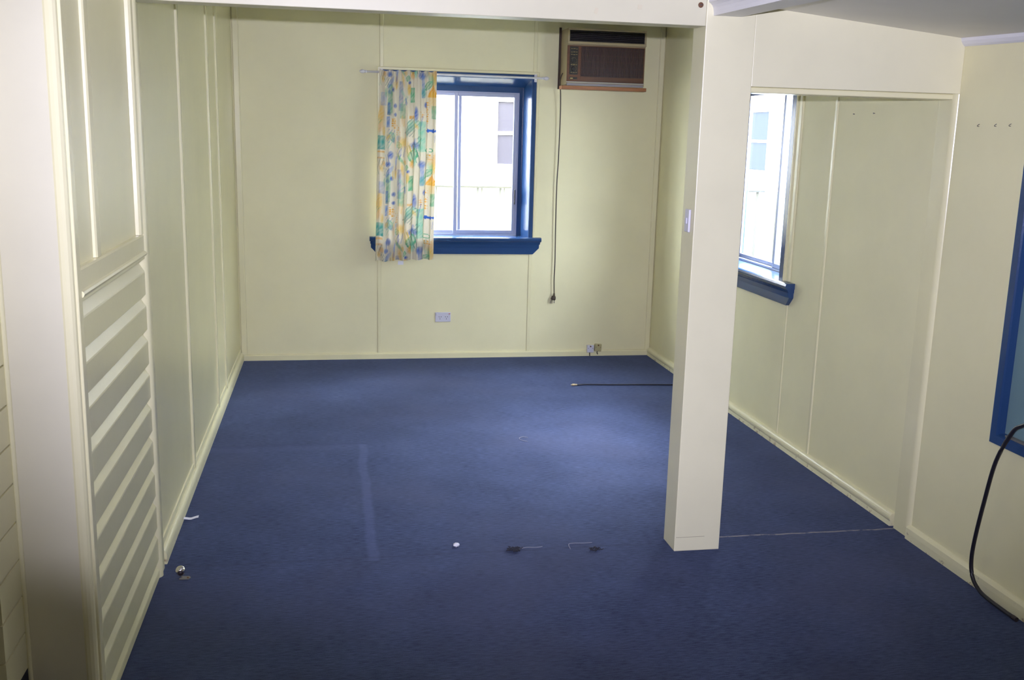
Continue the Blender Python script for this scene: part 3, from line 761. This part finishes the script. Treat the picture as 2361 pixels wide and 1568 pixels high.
# scrap of paper on the baseboard edge
bm = B(); g = []
for i in range(9):
    s = i/8; row = []
    for j in range(4):
        r = j/3; row.append(bm.verts.new((-.004+.062*s, .022*(r-.5)+.012*math.sin(2.5*s), .003+.020*abs(s-.45)+.004*math.sin(3*r))))
    g.append(row)
for i in range(8):
    for j in range(3): bm.faces.new((g[i][j], g[i+1][j], g[i+1][j+1], g[i][j+1]))
o = obj('paper_scrap', bm, 'paper', smooth=True, loc=(.012, .470, .0)); md = o.modifiers.new('solid', 'SOLIDIFY'); md.thickness = .001
o.location = (.012, .478, .0)
tag(o, 'torn curl of white paper on the carpet against the baseboard', 'paper scrap')
bm = B(); bmesh.ops.create_icosphere(bm, subdivisions=3, radius=.011)
for v in bm.verts:
    n = v.co.normalized(); v.co = Vector((v.co.x*1.15, v.co.y*.8, v.co.z*.75)) + n*.0016*math.sin(9*n.x+7*n.y)
tag(obj('white_pebble', bm, 'paper', smooth=True, loc=(1.135, .063, .0085)), 'small white crumb lying alone on the blue carpet', 'crumb')
def lintball(name, x, y, n, r, label):
    bm = B(); random.seed(int(x*1000))
    for k in range(n):
        a_ = random.uniform(0, 2*PI); c = Vector((random.gauss(0, r*.45), random.gauss(0, r*.3), .004)); p = []
        for q in range(6):
            p.append(c + Vector((math.cos(a_)*q*r*.16, math.sin(a_)*q*r*.12, .002+random.uniform(0, .006)))); a_ += random.uniform(-.9, .9)
        tube(bm, p, .0016, 5)
    return tag(obj(name, bm, 'lint', loc=(x, y, 0)), label, 'lint', 'lint tufts by the carpet join')
lintball('lint_tuft', 1.362, -.012, 26, .026, 'dark lint tuft on the carpet join with a loose pale thread beside it')
lintball('lint_tuft', 1.690, -.046, 16, .022, 'smaller dark lint tuft near the pillar foot')
def thr(name, pts, label):
    bm = B(); tube(bm, smoothline(pts, 6), .0013, 6)
    return tag(obj(name, bm, 'thread'), label, 'thread')
thr('loose_thread', [(1.385, .004, .003), (1.42, .012, .005), (1.46, .010, .004), (1.485, .016, .004)], 'pale loose thread lying beside the dark lint tuft')
thr('loose_thread', [(1.595, -.02, .003), (1.597, .02, .006), (1.62, .034, .004), (1.66, .03, .004), (1.70, .034, .003)], 'pale bent thread lying beyond the smaller lint tuft')
thr('loose_thread', [(1.700, 1.44, .003), (1.672, 1.46, .004), (1.664, 1.50, .004), (1.690, 1.525, .003), (1.715, 1.51, .003)], 'pale hooked thread alone on the worn carpet')
# screw and old tape on the beam
t = thing('rusty_screw', 'rusty screw head in the beam beside the white cornice', 'screw', (1.989, -.0905, 2.140))
bm = B(); lathe(bm, [(.010, 0), (.0095, -.003), (.005, -.004)], (0, 0, 0), 'Y', 14); obj('head', bm, 'rust', t)
obj('drive_slot', bx(-.006, .006, -.0046, -.0038, -.001, .001), 'slot', t)
def tape(x, z, w, h, label, rot=0.):
    o = obj('tape_scrap', bx(-w/2, w/2, -.0010, .0008, -h/2, h/2), 'tape', loc=(x, -.0905, z)); o.rotation_euler = (0, rot, 0)
    return tag(o, label, 'tape', 'old tape scraps on the beam')
tape(1.758, 2.122, .016, .016, 'square scrap of yellowed tape on the cream beam')
tape(1.595, 2.102, .013, .020, 'slim brownish tape scrap on the cream beam, left of the square one', .3)
def hook(x, y, z, nrm, label, cat, name, group):
    bm = B()
    if name == 'wall_hook':
        tube(bm, smoothline([(0, 0, 0), (-.008, -.003, 0), (-.014, -.010, .003), (-.012, -.018, .008)], 5), .0013, 6)
    else:
        lathe(bm, [(.0018, 0), (.0018, -.006), (.0032, -.0065), (.003, -.008)], (0, 0, 0), 'X', 10)
    return tag(obj(name, bm, 'steel', loc=(x, y, z)), label, cat, group)
for y, l in ((-.229, 'small metal hook on the cream wall, nearest the narrow opening'), (-.330, 'small metal hook on the cream wall, middle one of three'), (-.412, 'small metal hook on the cream wall, closest to the blue window')):
    hook(XR, y, 1.732, 'X', l, 'hook', 'wall_hook', 'hooks beside the blue window')
for y, l in ((.735, 'nail in the cream wall seen through the narrow opening, nearer the window'), (.555, 'nail in the cream wall seen through the narrow opening, farther from the window')):
    hook(W, y, 1.795, 'X', l, 'nail', 'wall_nail', 'nails seen through the narrow opening')

# ------------------------------------------------------------------ outside
struct('ground', bx(-6, 14, D+.21, 14, -.6, -.45), 'ground')
struct('ground_side', bx(W+.21, 14, -8, D+.20, -.6, -.45), 'ground')
def fence(name, axis, at, a0, a1, ztop, label):
    t = thing(name, label, 'fence', (at, a0, -.45) if axis == 0 else (a0, at, -.45))
    oo = Vector(t.location)
    bm = B(); u = a0; pts = []
    while u < a1:   # trapezoid ribbed sheet
        pts += [(u, 0.), (u+.155, 0.), (u+.170, .028), (u+.190, .028), (u+.205, 0.)]; u += .205
    def P(u_, d, z): return Vector((at-d, u_, z))-oo if axis == 0 else Vector((u_, at-d, z))-oo
    lo = [bm.verts.new(P(p[0], p[1], -.45)) for p in pts]; hi = [bm.verts.new(P(p[0], p[1], ztop-.01)) for p in pts]
    for k in range(len(pts)-1): bm.faces.new((lo[k], lo[k+1], hi[k+1], hi[k]))
    bm.faces.ensure_lookup_table()
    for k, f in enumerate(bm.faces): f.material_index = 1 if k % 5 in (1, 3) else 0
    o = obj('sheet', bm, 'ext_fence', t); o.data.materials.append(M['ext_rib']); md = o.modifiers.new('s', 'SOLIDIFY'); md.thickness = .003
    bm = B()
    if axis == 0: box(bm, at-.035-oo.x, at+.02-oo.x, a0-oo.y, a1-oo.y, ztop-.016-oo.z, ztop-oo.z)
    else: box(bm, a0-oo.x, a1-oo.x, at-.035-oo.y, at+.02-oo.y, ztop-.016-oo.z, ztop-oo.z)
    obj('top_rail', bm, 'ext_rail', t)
fence('metal_fence', 1, 5.2, -1.5, 4.68, 1.21, 'cream ribbed metal fence outside the curtained window')
fence('metal_fence', 0, 4.74, -3., 4.95, 1.165, 'cream ribbed metal fence outside the window behind the pillar')
def house(name, axis, at, a0, a1, wins, glass, label):
    t = thing(name, label, 'house', (at, a0, -.45) if axis == 0 else (a0, at, -.45)); oo = Vector(t.location)
    def bb(bm, u0, u1, d0, d1, z0, z1):
        if axis == 0: return box(bm, at+d0-oo.x, at+d1-oo.x, u0-oo.y, u1-oo.y, z0-oo.z, z1-oo.z)
        return box(bm, u0-oo.x, u1-oo.x, at+d0-oo.y, at+d1-oo.y, z0-oo.z, z1-oo.z)
    bm = B(); bb(bm, a0, a1, 0, .15, -.45, 3.2)
    obj('wall', bm, 'ext_wall', t)
    for (u0, u1, z0, z1) in wins:
        bm = B(); e = .05
        bb(bm, u0-e, u0, -.03, 0, z0-e, z1+e); bb(bm, u1, u1+e, -.03, 0, z0-e, z1+e); bb(bm, u0, u1, -.03, 0, z1, z1+e); bb(bm, u0, u1, -.03, 0, z0-e, z0)
        zm = (z0+z1)/2; bb(bm, u0, u1, -.025, -.004, zm-.018, zm+.018)
        w = obj('window', bm, 'ext_frame', t)
        bm = B(); bb(bm, u0, u1, -.006, -.002, z0, z1); obj('pane', bm, glass, w)
        bm = B(); bb(bm, u0-.10, u1+.10, -.06, 0, z0-.085, z0-.055); obj('sill', bm, 'ext_frame', w)
    bm = B(); bb(bm, a0-.1, a1+.1, -.45, .3, 3.2, 3.32); obj('eave', bm, 'ext_frame', t)
house('neighbour_house', 1, 6.8, -1.8, 3.7, [(2.37, 3.15, 1.364, 2.005)], 'ext_glass', 'white neighbouring house seen through the curtained window')
house('neighbour_house', 0, 6.4, -3., 13.5, [(8.97, 9.9, 1.285, 2.06)], 'ext_glass_blue', 'white neighbouring house seen through the window behind the pillar')

# ------------------------------------------------------------------ light
wd = bpy.data.worlds.new('overcast'); S.world = wd; wd.use_nodes = True
nt = wd.node_tree; bg = nt.nodes['Background']
bg.inputs['Color'].default_value = (.86, .92, 1.0, 1); bg.inputs['Strength'].default_value = 38.0
def portal(name, loc, rot, sx, sy):
    l = bpy.data.lights.new(name, 'AREA'); l.shape = 'RECTANGLE'; l.size = sx; l.size_y = sy; l.cycles.is_portal = True
    o = bpy.data.objects.new(name, l); COL.objects.link(o); o.location = loc; o.rotation_euler = rot
portal('portal_end', (1.562, D+.205, 1.49), (-PI/2, 0, 0), 1.13, 1.2)
portal('portal_side', (W+.205, 1.90, 1.49), (PI/2, 0, PI/2), 1.13, 1.2)
portal('portal_front', (W+.13, -1.04, 1.28), (PI/2, 0, PI/2), 1.0, 1.4)
# added soft sun, boosting the daylight that falls through the side window
sl = bpy.data.lights.new('side_boost_sun', 'SUN'); sl.energy = 30.; sl.angle = math.radians(40); sl.color = (.86, .92, 1.)
so = bpy.data.objects.new('side_boost_sun', sl); COL.objects.link(so); so.location = (8, 4, 9)
so.rotation_euler = Vector((-.82, -.42, -.92)).to_track_quat('-Z', 'Y').to_euler()
# camera flash just above the lens
CAM = Vector((.64759, -3.72854, 1.65))
R_ = Vector((.98409364, -.17592745, .02468291)); U_ = Vector((.01144415, .20143212, .97943562)); F_ = Vector((.17728154, .96357389, -.20024141))
# (lens barrel shadow shaped into the beam: cut off below, most on the boarded side)
fl = bpy.data.lights.new('flash', 'SPOT'); fl.energy = 475; fl.color = (1., 1., 1.36); fl.spot_size = math.radians(130); fl.spot_blend = .1; fl.shadow_soft_size = .012
fl.use_nodes = True
ft = fl.node_tree; em = ft.nodes['Emission']
def fm(op, a, b=None, c=None, clamp=False):
    n = N(ft, 'ShaderNodeMath', operation=op); n.use_clamp = clamp
    for k, v in enumerate((a, b, c)):
        if v is None: continue
        if isinstance(v, (int, float)): n.inputs[k].default_value = v
        else: L(ft, v, n.inputs[k])
    return n.outputs[0]
def fs(v): return fm('MULTIPLY', fm('MULTIPLY', v, v), fm('SUBTRACT', 3., fm('MULTIPLY', v, 2.)))   # smoothstep of a 0..1 value
ftc = N(ft, 'ShaderNodeTexCoord'); fsep = N(ft, 'ShaderNodeSeparateXYZ'); L(ft, ftc.outputs['Normal'], fsep.inputs[0])
nx, ny, nz = fsep.outputs
au, ar = math.tan(math.radians(10)), math.tan(math.radians(2.)); al = math.sqrt(1+au*au+ar*ar)
ct = fm('ADD', fm('ADD', fm('MULTIPLY', nx, ar/al), fm('MULTIPLY', ny, au/al)), fm('MULTIPLY', nz, -1/al))
prof = fs(fm('DIVIDE', fm('SUBTRACT', ct, .7716), .194, clamp=True))
fz = fm('MAXIMUM', fm('MULTIPLY', nz, -1.), .05)
uu = fm('ADD', fm('DIVIDE', nx, fz), .46, clamp=True); vv = fm('MULTIPLY', fm('DIVIDE', ny, fz), -1.)
v0 = fm('MULTIPLY_ADD', uu, .03, .238); wv = fm('MULTIPLY_ADD', uu, .27, .07)
cut = fs(fm('SUBTRACT', 1., fm('DIVIDE', fm('SUBTRACT', vv, v0), wv, clamp=True)))
L(ft, fm('MULTIPLY', prof, cut), em.inputs['Strength'])
fo = bpy.data.objects.new('flash', fl); COL.objects.link(fo)
fp_ = CAM + .088*U_ + .002*R_
fo.matrix_world = Matrix(((R_.x, U_.x, -F_.x, fp_.x), (R_.y, U_.y, -F_.y, fp_.y), (R_.z, U_.z, -F_.z, fp_.z), (0, 0, 0, 1)))
# added warm fill light, unseen, under the front room ceiling
lm = bpy.data.lights.new('warm_fill', 'AREA'); lm.shape = 'DISK'; lm.size = .35; lm.energy = 5; lm.color = (1., .87, .62)
lo_ = bpy.data.objects.new('warm_fill', lm); COL.objects.link(lo_); lo_.location = (.7, -3.2, FZ-.03)

# ------------------------------------------------------------------ camera
cam = bpy.data.cameras.new('camera'); cam.sensor_fit = 'HORIZONTAL'; cam.sensor_width = 36.; cam.lens = 36.*2293.013/2361.
cam.clip_start = .05
co = bpy.data.objects.new('camera', cam); COL.objects.link(co)
co.matrix_world = Matrix(((R_.x, U_.x, -F_.x, CAM.x), (R_.y, U_.y, -F_.y, CAM.y), (R_.z, U_.z, -F_.z, CAM.z), (0, 0, 0, 1)))
S.camera = co
S.view_settings.view_transform = 'Standard'; S.view_settings.look = 'None'; S.view_settings.exposure = 0.; S.view_settings.gamma = 1.
S.view_settings.use_curve_mapping = False
